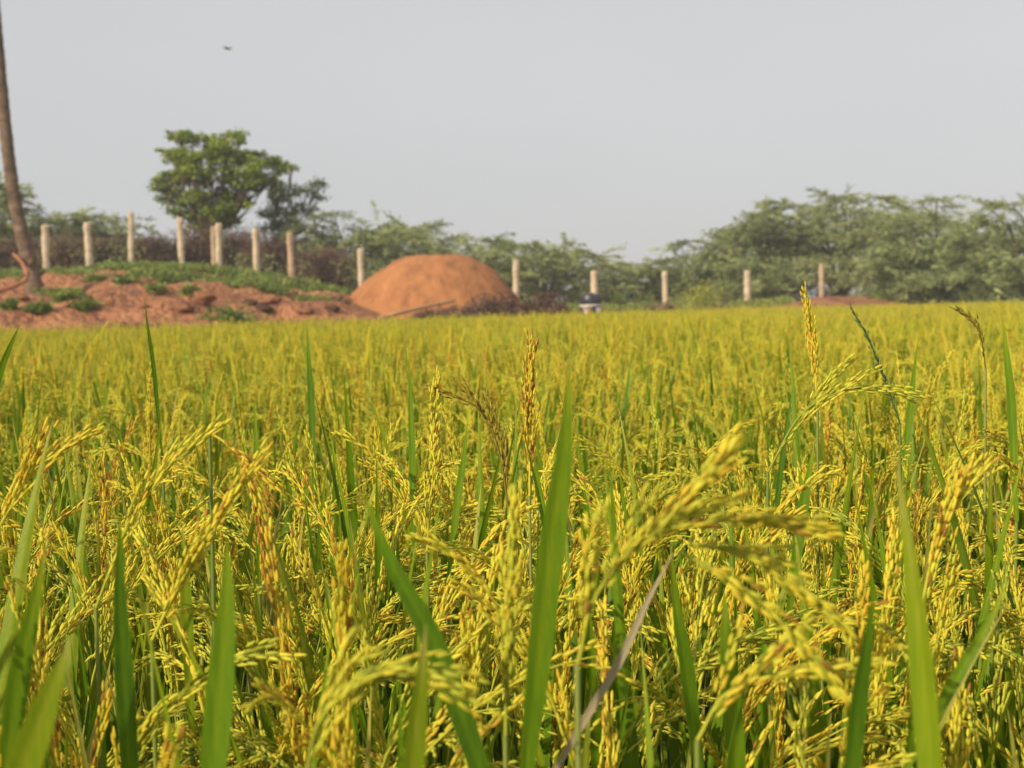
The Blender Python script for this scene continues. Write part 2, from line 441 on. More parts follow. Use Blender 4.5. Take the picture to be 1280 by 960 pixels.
def palm():
    pts = [at(50, 372, 32), at(42, 345, 32), at(33, 305, 32), at(22, 250, 32), at(14, 180, 32), at(7, 90, 32), at(1, 0, 32), at(-3, -80, 32), at(-5, -140, 32)]
    pts[0][2] = gz(pts[0][0], 32) - .25
    P = spline(pts, 120); P[:, 1] = 32
    s = np.linspace(0, 1, 120)
    rr = .165 + .085 * np.exp(-s * 10) - .05 * s + .045 * np.exp(-((s - .035) / .03) ** 2)
    rr = rr * (1 + .035 * np.sign(np.sin(s * 300)) + .02 * np.sin(s * 90))
    root = empty('palm_tree', P[0], 'tall leaning palm with bare dark ringed trunk at the left edge', 'tree')
    b = MB(); b.add(*tube(P - P[0], rr, 18)); b.build('trunk', PALMBARK, root)
    # old leaf base stubs low on the trunk
    for a0, h in ((.3, .9), (2.2, 1.15), (3.9, .75), (5.2, 1.3)):
        k = int(h / 9 * 120) + 1; q0 = P[k] - P[0]; dr = np.array([math.cos(a0), math.sin(a0), .8])
        c = MB(); c.add(*tube(np.array([q0 + dr * .1, q0 + dr * .2, q0 + dr * .27]), [.06, .05, .03], 6)); c.build('leaf_stub', PALMBARK, root)


palm()

# ------------------------------------------------------------------ stone fence posts
POSTS = [  # px, base y, top y, distance, width px, label
    (58.5, 341, 281, 42, 9.5, 'pale stone fence post nearest the leaning palm trunk'),
    (113, 337, 278, 42, 9.5, 'pale stone fence post second to the right of the palm trunk'),
    (163.5, 322, 265, 44, 8.0, 'stone fence post whose top stands highest of all, far up the bank'),
    (227.5, 331, 272, 43, 8.5, 'stone fence post under the left edge of the broadleaf crown'),
    (268, 336, 283, 46, 6.5, 'brown weathered stone post half hidden behind a paler post'),
    (274, 341, 279, 42, 8.5, 'pale stone post standing just in front of a browner post'),
    (321, 341, 286, 42, 8.5, 'stone post between the paired posts and the short tan post'),
    (365, 338, 290, 44.5, 8.0, 'short tan stone post below the small grey green tree'),
    (452, 362, 310, 42, 8.0, 'pale stone post at the left shoulder of the earth mound'),
    (645, 382, 325, 42, 8.0, 'pale stone post rising right behind the earth mound'),
    (743.5, 386, 339, 46, 8.0, 'pale stone post rising behind the black drum'),
    (832, 384, 339, 50, 7.0, 'slim stone post right of the drum before the grey green scrub'),
    (934, 390, 338, 50, 8.5, 'pale stone post right of the yellow green bush'),
    (1027, 372, 329, 46, 6.5, 'banded stone post on the red earth rise under the thorn trees'),
]
for k, (px, yb, yt, d, wp, lab) in enumerate(POSTS):
    r = np.random.default_rng(100 + k)
    base = at(px, yb, d); top = at(px, yt, d)
    g0 = gz(base[0], base[1]); z0 = min(base[2], g0) - .25
    hgt = top[2] - z0; wd = wp * d / F * .92
    nseg = 26; b = MB(); sd = 12
    zz = np.linspace(0, hgt, nseg)
    th = (np.arange(sd) + .5) / sd * 2 * np.pi
    sq = .5 / np.maximum(np.abs(np.cos(th)), np.abs(np.sin(th)))
    sq = np.minimum(sq, .62)
    v = np.zeros((nseg, sd, 3))
    rot = r.uniform(.15, .6)
    wob = 1 + value_noise(zz * 6, zz * 0 + k, 11)[:, None] * .22 + value_noise(np.add.outer(zz * 9, th * 2), np.add.outer(zz * 0, th * 3) + k, 12) * .12
    lean = r.normal() * .012
    v[..., 0] = wd * sq * np.cos(th + rot) * wob + lean * zz[:, None]
    v[..., 1] = wd * sq * np.sin(th + rot) * wob
    v[..., 2] = zz[:, None]
    v[-1, :, 2] += value_noise(th * 1.3, th * 0 + k, 14) * .06 - .01
    v[-1, :, :2] *= .86
    kk = np.arange(nseg - 1)[:, None] * sd; j = np.arange(sd)[None]; j2 = (j + 1) % sd
    V = np.vstack([v.reshape(-1, 3), v[-1].mean(0) + [0, 0, .01]])
    T = [(nseg * sd, (nseg - 1) * sd + a_, (nseg - 1) * sd + (a_ + 1) % sd) for a_ in range(sd)]
    b.add(V, np.stack([kk + j, kk + j2, kk + sd + j2, kk + sd + j], -1).reshape(-1, 4), T)
    tag(b.build('fence_post', REDSTONE if px in (268, 365, 1027) else STONE, loc=(base[0], base[1], z0), smooth=False), lab, 'fence post', 'stone fence posts along the bank')

# ------------------------------------------------------------------ drum, bucket, can


def lathe(b, prof, n=32):
    prof = np.asarray(prof, float); th = np.arange(n) / n * 2 * np.pi
    v = np.stack([prof[:, :1] * np.cos(th), prof[:, :1] * np.sin(th), np.repeat(prof[:, 1:], n, 1)], -1).reshape(-1, 3)
    k = np.arange(len(prof) - 1)[:, None] * n; j = np.arange(n)[None]; j2 = (j + 1) % n
    b.add(v, np.stack([k + j, k + j2, k + n + j2, k + n + j], -1).reshape(-1, 4))


dp = at(738.5, 392, 42.0); dg = gz(dp[0], dp[1])
root = empty('drum', (dp[0], dp[1], dg), 'squat black plastic drum with a pale rim band in front of a post', 'drum')
zt = at(738.5, 367.5, 42.0)[2] - dg; zb = at(738.5, 381.5, 42.0)[2] - dg
b = MB(); lathe(b, [(0, 0), (.29, 0), (.31, .03), (.31, zb - .02), (.30, zb - .02)]); b.build('stand', BLACK, root)
b = MB(); lathe(b, [(.325, zb - .02), (.34, zb - .02), (.34, zb + .015), (.325, zb + .015)]); b.build('rim_band', WHITE, root)
b = MB(); lathe(b, [(.30, zb + .015), (.325, zb + .03), (.335, zb + .12), (.325, zb + .22), (.31, zt - .05), (.27, zt - .01), (.0, zt)]); b.build('body', BLACK, root)
b = MB(); lathe(b, [(0, zt + .035), (.10, zt + .035), (.12, zt + .02), (.12, zt - .012)], 20); b.build('lid', BLACK, root)
bp = at(734, 390, 41.4)
root = empty('bucket', (bp[0], bp[1], gz(bp[0], bp[1])), 'white tapered bucket in front of the black drum', 'bucket')
bz = at(734, 383, 41.4)[2] - gz(bp[0], bp[1])
b = MB(); lathe(b, [(0, .0), (.07, .0), (.075, .02), (.155, bz), (.165, bz), (.165, bz - .02), (.15, bz - .02), (.07, .04), (0, .04)], 24); b.build('body', WHITE, root)
hn = np.linspace(0, np.pi, 14)
b = MB(); b.add(*tube(np.stack([.16 * np.cos(hn), -.02 - .1 * np.sin(hn), bz - .01 - .03 * np.sin(hn)], -1), .006, 5)); b.build('handle', GREYTIN, root)
cp = at(748.5, 390, 41.5); cg = gz(cp[0], cp[1]); ch = at(748.5, 384.5, 41.5)[2] - cg
root = empty('can', (cp[0], cp[1], cg), 'small grey tin can beside the white bucket', 'can')
b = MB(); lathe(b, [(0, 0), (.075, 0), (.08, .012), (.08, ch - .01), (.075, ch), (0, ch)], 20); b.build('body', GREYTIN, root)
b = MB(); lathe(b, [(0, ch + .02), (.03, ch + .02), (.032, ch)], 12); b.build('cap', BLACK, root)

# ------------------------------------------------------------------ trees and shrubs


def thorn_tree(name, label, base, top_z, half_w, seed, limbs=18, twigs=11, skew=0.0, dens=1.0, base_low=0.05, group='thorn trees and scrub behind the fence', mat=THORN, cat='tree'):
    """multi-stemmed feathery thorn tree: trunk + limbs, crown of fine drooping sprays"""
    r = np.random.default_rng(seed)
    base = np.array([base[0], base[1], gz(base[0], base[1]) - .1])
    Hh = top_z - base[2]
    root = empty(name, base, label, cat, group)
    tr, cr = MB(), MB()
    for i_ in range(limbs):
        az = 2 * np.pi * (i_ + r.uniform(-.4, .4)) / limbs * 1.0
        rad = half_w * np.sqrt(r.uniform(.05, 1))
        zf = Hh * (1 - (rad / half_w) ** 2.2 * r.uniform(.35, .95)) * r.uniform(.82, 1.0)
        zf = min(max(zf, Hh * base_low + .3), Hh * .97)
        end = np.array([np.cos(az) * rad + skew * half_w * .3, np.sin(az) * rad * .75, zf])
        mid = np.array([end[0] * .42 + r.normal() * .1, end[1] * .42, zf * r.uniform(.62, .85)])
        st = np.array([r.normal() * .12, r.normal() * .12, 0])
        tip = end + np.array([end[0], end[1], 0]) / (rad + .1) * r.uniform(.3, .8) + [0, 0, r.uniform(-.25, .1)]
        P = spline([st, mid * [.4, .4, .5], mid, end, tip], 26)
        rr = np.linspace(.035 + .008 * Hh, .006, 26)
        v, qq, tt = tube(P, rr, 5); tr.add(v, qq, tt)
        tg = nrm(np.gradient(P, axis=0))
        for _ in range(int(twigs * 1.25 * dens)):
            k_ = int(r.triangular(6, 25, 25.99)); p0 = P[k_]
            L = r.uniform(.5, 1.3) * (0.6 + .12 * Hh)
            dr = tg[k_] * .8 + r.normal(size=3) * [.75, .75, .22]; dr[2] = dr[2] * .4 + .03; dr = nrm(dr)
            n_ = 9; s_ = np.linspace(0, 1, n_)[:, None]
            Q = p0 + dr * L * s_ + np.array([0, 0, -1]) * (s_ ** 2) * L * r.uniform(.0, .38)
            if r.random() < .5:
                v, qq, tt = tube(Q, np.linspace(.012, .004, n_), 3, False); tr.add(v, qq)
            m_ = int(26 * L / .8) + 4
            tq = r.uniform(.12, 1.02, m_)
            B = np.stack([np.interp(tq, s_[:, 0], Q[:, a_]) for a_ in range(3)], -1) + r.normal(size=(m_, 3)) * .035
            D = dr + r.normal(size=(m_, 3)) * [.45, .45, .22] + [0, 0, -.12]
            leaves(cr, B, D, r.uniform(.14, .30, m_), r.uniform(.03, .065, m_), np.clip(.5 + r.normal() * .22 + r.normal(size=m_) * .1, 0, 1), r, flat=1.2)
    # interior leaves hang lower and fill the shrub
    m_ = int(5200 * dens * half_w / 2.5)
    az = r.uniform(0, 2 * np.pi, m_); rd = half_w * np.sqrt(r.random(m_)) * .9
    zz = (r.uniform(base_low, 1, m_) ** .8) * Hh * (1 - (rd / half_w) ** 2.4) * .88
    cl = value_noise(az * 3, zz * 1.8 + rd, seed)
    keep = cl > -.2
    P = np.stack([np.cos(az) * rd + skew * half_w * .3, np.sin(az) * rd * .75, zz], -1)[keep]
    D = nrm(P * [1, 1, .1] + .01) + r.normal(size=P.shape) * [.6, .6, .4]
    D[:, 2] *= .5
    leaves(cr, P, D, r.uniform(.16, .34, len(P)), r.uniform(.04, .08, len(P)), np.clip(.45 + cl[keep] * .5 + r.normal(size=len(P)) * .12, 0, 1), r, flat=1.2)
    tr.build('trunk', BARK, root); cr.build('crown', mat, root, smooth=False)
    return root


def place_thorn(px, d, wpx, ytop, label, seed, **kw):
    x = (px - 640) / F * d
    thorn_tree(kw.pop('name', 'thorn_tree'), label, (x, d), at(px, ytop, d)[2], wpx * d / F / 2, seed, **kw)


place_thorn(-18, 46, 120, 222, 'tall feathery thorn tree at the left edge behind the palm', 31, limbs=18, twigs=11)
place_thorn(75, 49, 170, 256, 'low feathery thorn shrub behind the first two posts', 32, limbs=18, twigs=11)
place_thorn(145, 50, 130, 268, 'small thorn shrub right behind the highest post', 33, limbs=12, twigs=8)
place_thorn(436, 50, 210, 264, 'wide thorn shrub left behind the earth mound', 34, limbs=22, twigs=13)
place_thorn(515, 54, 180, 274, 'thorn shrub directly behind the top of the earth mound', 35, limbs=20, twigs=12)
place_thorn(600, 52, 170, 294, 'thorn shrub behind the right shoulder of the earth mound', 36, limbs=20, twigs=12)
place_thorn(682, 54, 165, 292, 'thorn shrub between the mound and the black drum', 37, limbs=20, twigs=12)
place_thorn(765, 57, 110, 329, 'low thorn shrub behind the black drum', 38, limbs=16, twigs=11)
place_thorn(878, 57, 170, 309, 'low thorn tree with a long branch reaching left over the gap', 47, limbs=20, twigs=12, skew=-.2, base_low=.1)
place_thorn(838, 60, 100, 337, 'lowest thorn shrub in the gap left of the big thorn trees', 39, limbs=14, twigs=10)
place_thorn(965, 56, 190, 256, 'spreading thorn tree with long drooping branches reaching left', 40, limbs=24, twigs=14, skew=-.15, base_low=.2)
place_thorn(1052, 57, 280, 233, 'tallest broad thorn tree over the red earth rise', 41, limbs=30, twigs=15, base_low=.3)
place_thorn(1175, 52, 240, 244, 'broad thorn tree right of the tallest one', 42, limbs=26, twigs=15)
place_thorn(1285, 48, 220, 250, 'thorn tree cut by the right edge of the view', 43, limbs=26, twigs=15)
place_thorn(1150, 50, 160, 300, 'low dense thorn shrub in front of the broad trees', 44, limbs=20, twigs=13, base_low=.02)
place_thorn(1235, 48.5, 170, 305, 'low dense thorn shrub near the right edge before the trees', 45, limbs=20, twigs=13, base_low=.02)
place_thorn(965, 54, 90, 318, 'dark low thorn shrub left of the banded stone post', 46, limbs=14, twigs=12, base_low=.05)


def broadleaf(label, base, lumps, seed, trunk_r, mat, leaf=(.10, .19), n_per=420, name='broadleaf_tree', trunk_mat=BARK):
    """lumps: list of (px, py, rx px, ry px, distance) leaf clusters fed by limbs"""
    r = np.random.default_rng(seed)
    base = np.array([base[0], base[1], gz(base[0], base[1]) - .1])
    root = empty(name, base, label, 'tree')
    tr, cr = MB(), MB()
    L = [(at(a_[0], a_[1], a_[4]) - base, a_[2] * a_[4] / F, a_[3] * a_[4] / F) for a_ in lumps]
    ctr = np.mean([l[0] for l in L], axis=0)
    fork = np.array([ctr[0] * .4, 0, ctr[2] * .42])
    P = spline([np.zeros(3), fork * [.3, 1, .5], fork], 12); tr.add(*tube(P, np.linspace(trunk_r, trunk_r * .75, 12), 8))
    for c, rx, rz in L:
        mid = fork * .45 + c * .55 + r.normal(size=3) * .12; mid[2] -= .12
        P = spline([fork, mid, c], 12); tr.add(*tube(P, np.linspace(trunk_r * .32, .010, 12), 5))
        for _ in range(5):
            e = c + r.normal(size=3) * [rx * .55, rx * .5, rz * .5]
            tr.add(*tube(spline([P[7], (P[9] + e) / 2 + r.normal(size=3) * .05, e], 6), np.linspace(.02, .006, 6), 4))
        # leaves sit in small flat tufts so that sky shows between them
        nt_ = max(6, int(n_per / 22 * (rx * rz) / (.35 * .25)))
        for _ in range(nt_):
            dv = nrm(r.normal(size=3)) * r.uniform(.25, 1) ** .5
            tc_ = c + dv * [rx, rx * .9, rz]
            m_ = int(r.uniform(12, 26))
            B = tc_ + r.normal(size=(m_, 3)) * [.10, .10, .045]
            D = r.normal(size=(m_, 3)) * [1, 1, .35] + [dv[0] * .5, dv[1] * .5, -.35]
            leaves(cr, B, D, r.uniform(*leaf, m_), r.uniform(leaf[0] * .5, leaf[1] * .55, m_), np.clip(.5 + r.normal() * .2 + r.normal(size=m_) * .1, 0, 1), r, flat=2.0)
    tr.build('trunk', trunk_mat, root); cr.build('crown', mat, root, smooth=False)


D1 = 48.0
broadleaf('bright green broadleaf tree standing alone against the grey sky', ((266 - 640) / F * D1, D1), [
    (232, 172, 22, 8, 48), (262, 178, 24, 10, 48.5), (292, 172, 22, 8, 47.6), (225, 195, 24, 10, 47.5), (258, 200, 26, 12, 47.2), (290, 194, 26, 11, 48.4),
    (322, 198, 24, 10, 48), (342, 208, 20, 10, 48.2), (214, 222, 18, 12, 48), (243, 222, 26, 12, 48.6), (276, 218, 26, 12, 47.5), (310, 222, 24, 12, 47.4),
    (335, 228, 18, 11, 48.2), (214, 244, 16, 12, 48.2), (240, 248, 22, 12, 47.6), (272, 246, 24, 14, 48), (302, 240, 20, 10, 48.6), (250, 268, 18, 9, 48), (278, 266, 16, 9, 47.6),
    (200, 234, 8, 8, 47.8), (208, 190, 12, 4, 48), (222, 167, 12, 4, 48), (352, 212, 8, 5, 48), (226, 262, 16, 9, 47.8), (252, 279, 16, 8, 48), (286, 278, 16, 8, 48.2), (300, 256, 14, 8, 47.8), (268, 262, 20, 10, 47.4), (268, 186, 22, 9, 47.2), (244, 212, 20, 10, 47.2), (318, 212, 18, 9, 47.2)], 51, .14, BROAD, n_per=360, leaf=(.11, .21))
D2 = 50.0
broadleaf('small thin grey green tree right of the big broadleaf tree', ((352 - 640) / F * D2, D2), [
    (345, 252, 17, 9, 50), (362, 238, 16, 9, 50.3), (350, 270, 22, 12, 50), (338, 266, 14, 8, 49.6), (385, 236, 16, 8, 50), (400, 230, 10, 7, 50.2), (375, 262, 16, 9, 50.4), (340, 284, 22, 9, 49.7), (364, 210, 7, 4, 50), (398, 246, 9, 5, 50), (346, 242, 12, 8, 49.6), (356, 282, 20, 9, 49.8)],
    52, .09, GREYLEAF, leaf=(.09, .17), n_per=280, name='slender_tree')


def dry_bush(label, px, d, wpx, ytop, seed, n=190, green=0.22):
    r = np.random.default_rng(seed); x0 = (px - 640) / F * d
    base = np.array([x0, d, gz(x0, d) - .05]); Hh = at(px, ytop, d)[2] - base[2]; hw = wpx * d / F / 2
    root = empty('thorn_bush', base, label, 'bush', 'dry thorn bushes behind the posts')
    b, lf = MB(), MB()
    for _ in range(n):
        az = r.uniform(0, 2 * np.pi); rd = hw * r.uniform(.2, 1.1)
        e = np.array([np.cos(az) * rd, np.sin(az) * rd * .7, Hh * r.uniform(.15, .9)])
        st = np.array([r.normal() * hw * .35, r.normal() * .2, 0])
        md = (st + e) / 2 + [r.normal() * .15, r.normal() * .15, Hh * r.uniform(.15, .55)]
        P = spline([st, md, e], 8)
        b.add(*tube(P, np.linspace(.022, .007, 8), 3, False)[:2], None, np.clip(r.normal(.45, .25), 0, 1))
        for _k in range(3):
            k_ = r.integers(3, 8); q2 = P[k_] + r.normal(size=3) * [.25, .25, .2]
            b.add(*tube(np.array([P[k_], (P[k_] + q2) / 2 + r.normal(size=3) * .03, q2]), [.008, .006, .004], 3, False)[:2], None, r.random())
    m_ = 600
    az = r.uniform(0, 2 * np.pi, m_); rd = hw * np.sqrt(r.random(m_))
    P = np.stack([np.cos(az) * rd, np.sin(az) * rd * .7, r.uniform(.1, .95, m_) * Hh * (1 - (rd / hw) ** 2 * .5)], -1)
    leaves(b, P, r.normal(size=(m_, 3)), r.uniform(.06, .16, m_), r.uniform(.02, .05, m_), r.random(m_) * .8, r)
    m_ = int(900 * green / .12)
    az = r.uniform(0, 2 * np.pi, m_); rd = hw * np.sqrt(r.random(m_))
    P = np.stack([np.cos(az) * rd, np.sin(az) * rd * .7, r.uniform(.05, 1.0, m_) * Hh * (1 - (rd / hw) ** 2 * .4)], -1)
    keep = value_noise(P[:, 0] * 2.2, P[:, 2] * 2.5, seed) > .0
    P = P[keep]
    leaves(lf, P, r.normal(size=P.shape) * [1, 1, .5], r.uniform(.08, .18, len(P)), r.uniform(.03, .07, len(P)), np.clip(r.normal(.5, .2, len(P)), 0, 1), r)
    b.build('twigs', DRYTWIG, root); lf.build('foliage', THORN, root, smooth=False)


dry_bush('brown dry thorn bush between the palm trunk and the first post', 20, 45, 90, 296, 60, green=.2)
dry_bush('brown dry thorn bush between the first and second post from the palm', 88, 45, 80, 294, 61)
dry_bush('brown dry thorn bush left of the highest post', 140, 46, 80, 296, 62)
dry_bush('brown dry thorn bush right of the highest post', 196, 46, 80, 294, 63)
dry_bush('brown dry thorn bush under the broadleaf tree', 250, 47, 80, 282, 64)
dry_bush('dark brown thorn bush right of the paired posts', 300, 47, 70, 284, 65, green=.2)
dry_bush('dark thorn bush below the small grey green tree', 345, 46.5, 90, 290, 66, green=.3)
dry_bush('low brown thorn bush left of the post beside the mound', 410, 46, 90, 308, 67, green=.2)


def leafy_bush(label, px, d, wpx, ytop, seed, mat, n=700, leaf=(.06, .13), name='leafy_bush', cat='bush', group=None, sink=.05):
    r = np.random.default_rng(seed); x0 = (px - 640) / F * d
    base = np.array([x0, d, gz(x0, d) - sink]); Hh = max(at(px, ytop, d)[2] - base[2], .2); hw = wpx * d / F / 2
    root = empty(name, base, label, cat, group)
    st, lf = MB(), MB()
    for _ in range(max(8, n // 40)):
        az = r.uniform(0, 2 * np.pi); rd = hw * r.random() ** .5; e = np.array([np.cos(az) * rd, np.sin(az) * rd, Hh * r.uniform(.45, 1) * (1 - (rd / hw) ** 2 * .45)])
        P = spline([[0, 0, 0], e * [.35, .35, .6], e], 6); st.add(*tube(P, np.linspace(.012, .004, 6), 3, False)[:2], None, .5)
        m_ = 40
        tq = r.uniform(.2, 1, m_); B = np.stack([np.interp(tq, np.linspace(0, 1, 6), P[:, a_]) for a_ in range(3)], -1) + r.normal(size=(m_, 3)) * hw * .13
        B[:, 2] = np.maximum(B[:, 2], 0)
        D = r.normal(size=(m_, 3)) * [1, 1, .5] + nrm(e) * .4
        leaves(lf, B, D, r.uniform(*leaf, m_), r.uniform(leaf[0] * .45, leaf[1] * .5, m_), np.clip(r.normal(.5, .12, m_) + r.normal() * .18, 0, 1), r, flat=1.)
    st.build('stem', CULM, root); lf.build('foliage', mat, root, smooth=False)


leafy_bush('yellow green bush between two stone posts right of the drum', 878, 46, 76, 350, 70, YELLOWLEAF, n=1200)
leafy_bush('small fresh green bush right of the drum', 776, 47, 34, 352, 71, WEEDLEAF, n=500)
leafy_bush('green bush behind the yellow green bush', 905, 50, 60, 336, 72, WEEDLEAF, n=700)
leafy_bush('small green bush left of the slim stone post', 808, 48, 36, 358, 73, WEEDLEAF, n=500)
W = [(92, 371, 40, 0, 'green weed clump at the right foot of the palm trunk'), (70, 366, 26, 0, 'dark green weed clump touching the palm trunk'),
     (128, 352, 24, 0, 'small weed clump below the second post'), (158, 352, 36, 0, 'weed clump on the red bank below the highest post'),
     (205, 352, 30, 0, 'weed clump left of the broadleaf tree on the bank'), (12, 388, 26, 0, 'weed clump low on the bank at the left edge'),
     (52, 390, 24, 0, 'small weed clump low on the bank below the palm'), (110, 394, 24, 0, 'sparse weed tuft on the bare red slope'),
     (285, 398, 50, 0, 'flat green weed patch at the edge of the rice'), (240, 370, 24, 0, 'olive weed tuft beside the dark clod'),
     (200, 368, 26, 0, 'dull green weed tuft in the middle of the red slope')]
for k, (px, py, wp, _, lab) in enumerate(W):
    # walk outward until the ground is seen at this pixel
    dd = next((d_ for d_ in np.arange(24, 44, .25) if px_of(*on_ground(px, d_))[1] < py + 2), 36)
    leafy_bush(lab, px, dd, wp * 1.6, py - wp * .20, 200 + k, WEEDLEAF, n=300, leaf=(.08, .17), name='weed_clump', cat='weed', group='weed clumps on the red bank')


def weeds():
    b = MB(); r = np.random.default_rng(77); n = 0
    while n < 1750:
        u = r.uniform(-60, 470); d = r.uniform(34.0 if u > 290 else 35.0, 47)
        if u < 170 and d < (40 if u > 60 else 37): continue
        if u < 100 and r.random() < .4: continue
        if u > 425 and d < 42: continue
        x = (u - 640) / F * d
        if value_noise(x * .35, d * .9, 9) + .6 * value_noise(x * 1.3, d * 2.2, 10) < (.12 if (d < 39 and u < 290) or u < 200 else -.04): continue
        z = gz(x, d); m_ = 26; hh = r.uniform(.05, .2)
        B = np.array([x, d, z]) + r.normal(size=(m_, 3)) * [.14, .14, 0] + np.stack([np.zeros(m_), np.zeros(m_), r.uniform(0, hh, m_)], -1)
        leaves(b, B, r.normal(size=(m_, 3)) * [1, 1, .6] + [0, 0, .3], r.uniform(.07, .15, m_), r.uniform(.035, .075, m_), np.clip(r.normal(.45, .12, m_) + r.normal() * .15, 0, 1), r, flat=1.)
        n += 1
    n = 0
    while n < 420:      # scrub growth on the flat right of the mound and under the trees
        u = r.uniform(640, 1320); d = r.uniform(43, 52); x = (u - 640) / F * d
        if d < float(edge_of(u)) + 1.5 or 985 < u < 1090: continue
        z = gz(x, d); m_ = 18
        B = np.array([x, d, z]) + r.normal(size=(m_, 3)) * [.2, .2, 0] + np.stack([np.zeros(m_), np.zeros(m_), r.uniform(0, .3, m_)], -1)
        leaves(b, B, r.normal(size=(m_, 3)) * [1, 1, .6] + [0, 0, .3], r.uniform(.07, .16, m_), r.uniform(.03, .07, m_), np.clip(r.normal(.55, .2, m_), 0, 1), r, flat=1.)
        n += 1
    tag(b.build('weed_cover', WEEDLEAF, smooth=False), 'low green weeds covering the bank below the posts', 'weeds', kind='stuff')


weeds()

C = [(257, 372, 26, 14, CLOD, 'large brown clod of earth in the middle of the red slope'), (331, 388, 22, 12, DARKCLOD, 'dark burnt stump of earth on the slope left of the mound'),
     (316, 380, 18, 8, DARKCLOD, 'flat dark clod left of the burnt stump'), (180, 385, 18, 6, CLOD, 'low brown clod on the left slope'), (345, 378, 20, 7, CLOD, 'reddish clod right of the burnt stump'),
     (418, 391, 20, 7, DARKCLOD, 'dark clod near the left foot of the mound'), (385, 392, 26, 6, CLOD, 'flat red clod between the stump and the mound'), (232, 392, 30, 8, CLOD, 'broad red clod close to the rice'),
     (140, 380, 16, 6, CLOD, 'small red clod below the second post'), (28, 372, 22, 8, CLOD, 'red clod beside the bare root'), (1053, 366, 22, 7, CLOD, 'small red clod on the earth rise right of the banded post')]
for k, (px, py, wp, hp, mt, lab) in enumerate(C):
    dd = next((d_ for d_ in np.arange(24, 52, .2) if px_of(*on_ground(px, d_))[1] < py + hp * .3), 40)
    g0 = on_ground(px, dd); r = np.random.default_rng(300 + k)
    b = MB(); na, nb = 22, 14
    th = np.arange(na) / na * 2 * np.pi; ph = np.linspace(-.5 * np.pi, .5 * np.pi, nb)
    Ph, Th = np.meshgrid(ph, th, indexing='ij')
    dv = np.stack([np.cos(Ph) * np.cos(Th), np.cos(Ph) * np.sin(Th), np.sin(Ph)], -1)
    nz = value_noise(dv[..., 0] * 2.2 + k, dv[..., 1] * 2.2 + dv[..., 2] * 2.6, k) * .6 + value_noise(dv[..., 0] * 6 + k, dv[..., 1] * 6 + dv[..., 2] * 7, k) * .3
    v = dv * (1 + nz)[..., None] * [wp * dd / F / 2, wp * dd / F / 2 * .8, hp * dd / F * .62]
    v[:, -1] = v[:, -1]
    kk = np.arange(nb - 1)[:, None] * na; j = np.arange(na)[None]; j2 = (j + 1) % na
    b.add(v, np.stack([kk + j, kk + j2, kk + na + j2, kk + na + j], -1).reshape(-1, 4))
    tag(b.build('soil_clod', mt, loc=g0 + [0, 0, hp * dd / F * .2], smooth=False), lab, 'clod', 'clods of earth on the bank')
tapered_stick('dry_branch', 'thin pale dry branch lying on the red slope right of the brown clod', 'branch', [at(272, 374, 33), at(279, 382, 32.6), at(284, 390, 32.2), at(290, 396, 32)], .03, .012, LOGWOOD, 5)

# ------------------------------------------------------------------ bird in the sky


def bird():
    c = at(284, 60.5, 30); b = MB()
    s = np.linspace(-1, 1, 15); rr = .026 * np.sqrt(np.maximum(1 - s ** 2, .02)) * np.where(s > .45, .85, 1)
    P = np.stack([s * .075, s * 0, -s * .02], -1); b.add(*tube(P, rr, 10))
    def blade(root_x, tipv, chord):
        n_ = 9; f = np.linspace(0, 1, n_); L_ = np.asarray(tipv)
        ctr = np.array([root_x, 0, .008]) + f[:, None] * L_ + np.stack([0 * f, 0 * f, .02 * np.sin(f * np.pi)], -1)
        ch = chord * (1 - f ** 1.6) + .006
        a_ = ctr + np.stack([0 * f, ch * .5, 0 * f], -1); c_ = ctr - np.stack([0 * f, ch * .5, 0 * f], -1); th_ = np.stack([0 * f, 0 * f, .006 * (1 - f) + .001], -1)
        v = np.stack([a_, ctr + th_, c_, ctr - th_], 1).reshape(-1, 3)
        k_ = np.arange(n_ - 1)[:, None] * 4; j = np.arange(4)[None]; j2 = (j + 1) % 4
        b.add(v, np.stack([k_ + j, k_ + j2, k_ + 4 + j2, k_ + 4 + j], -1).reshape(-1, 4))
    blade(-.02, (-.12, .05, .075), .06); blade(.02, (.13, .05, -.075), .055); blade(.06, (.07, -.01, -.02), .03)
    tag(b.build('bird', FEATHER, loc=c), 'small dark bird flying alone in the grey sky', 'bird')


bird()

# ------------------------------------------------------------------ rice
GS = 5
GT = np.array([0.18, 0.5, 0.82]); GRr = np.array([0.80, 1.0, 0.58])
_th = np.arange(GS) / GS * 2 * np.pi
G_V = np.vstack([[0, 0, 0]] + [[t_, r_ * np.cos(a_), r_ * np.sin(a_) * .8] for t_, r_ in zip(GT, GRr) for a_ in _th] + [[1, 0, 0]])
G_T = [(0, 1 + (a_ + 1) % GS, 1 + a_) for a_ in range(GS)] + [(1 + 3 * GS, 1 + 2 * GS + a_, 1 + 2 * GS + (a_ + 1) % GS) for a_ in range(GS)]
G_Q = [(1 + k_ * GS + a_, 1 + k_ * GS + (a_ + 1) % GS, 1 + (k_ + 1) * GS + (a_ + 1) % GS, 1 + (k_ + 1) * GS + a_) for k_ in range(2) for a_ in range(GS)]
G_T = np.array(G_T); G_Q = np.array(G_Q)


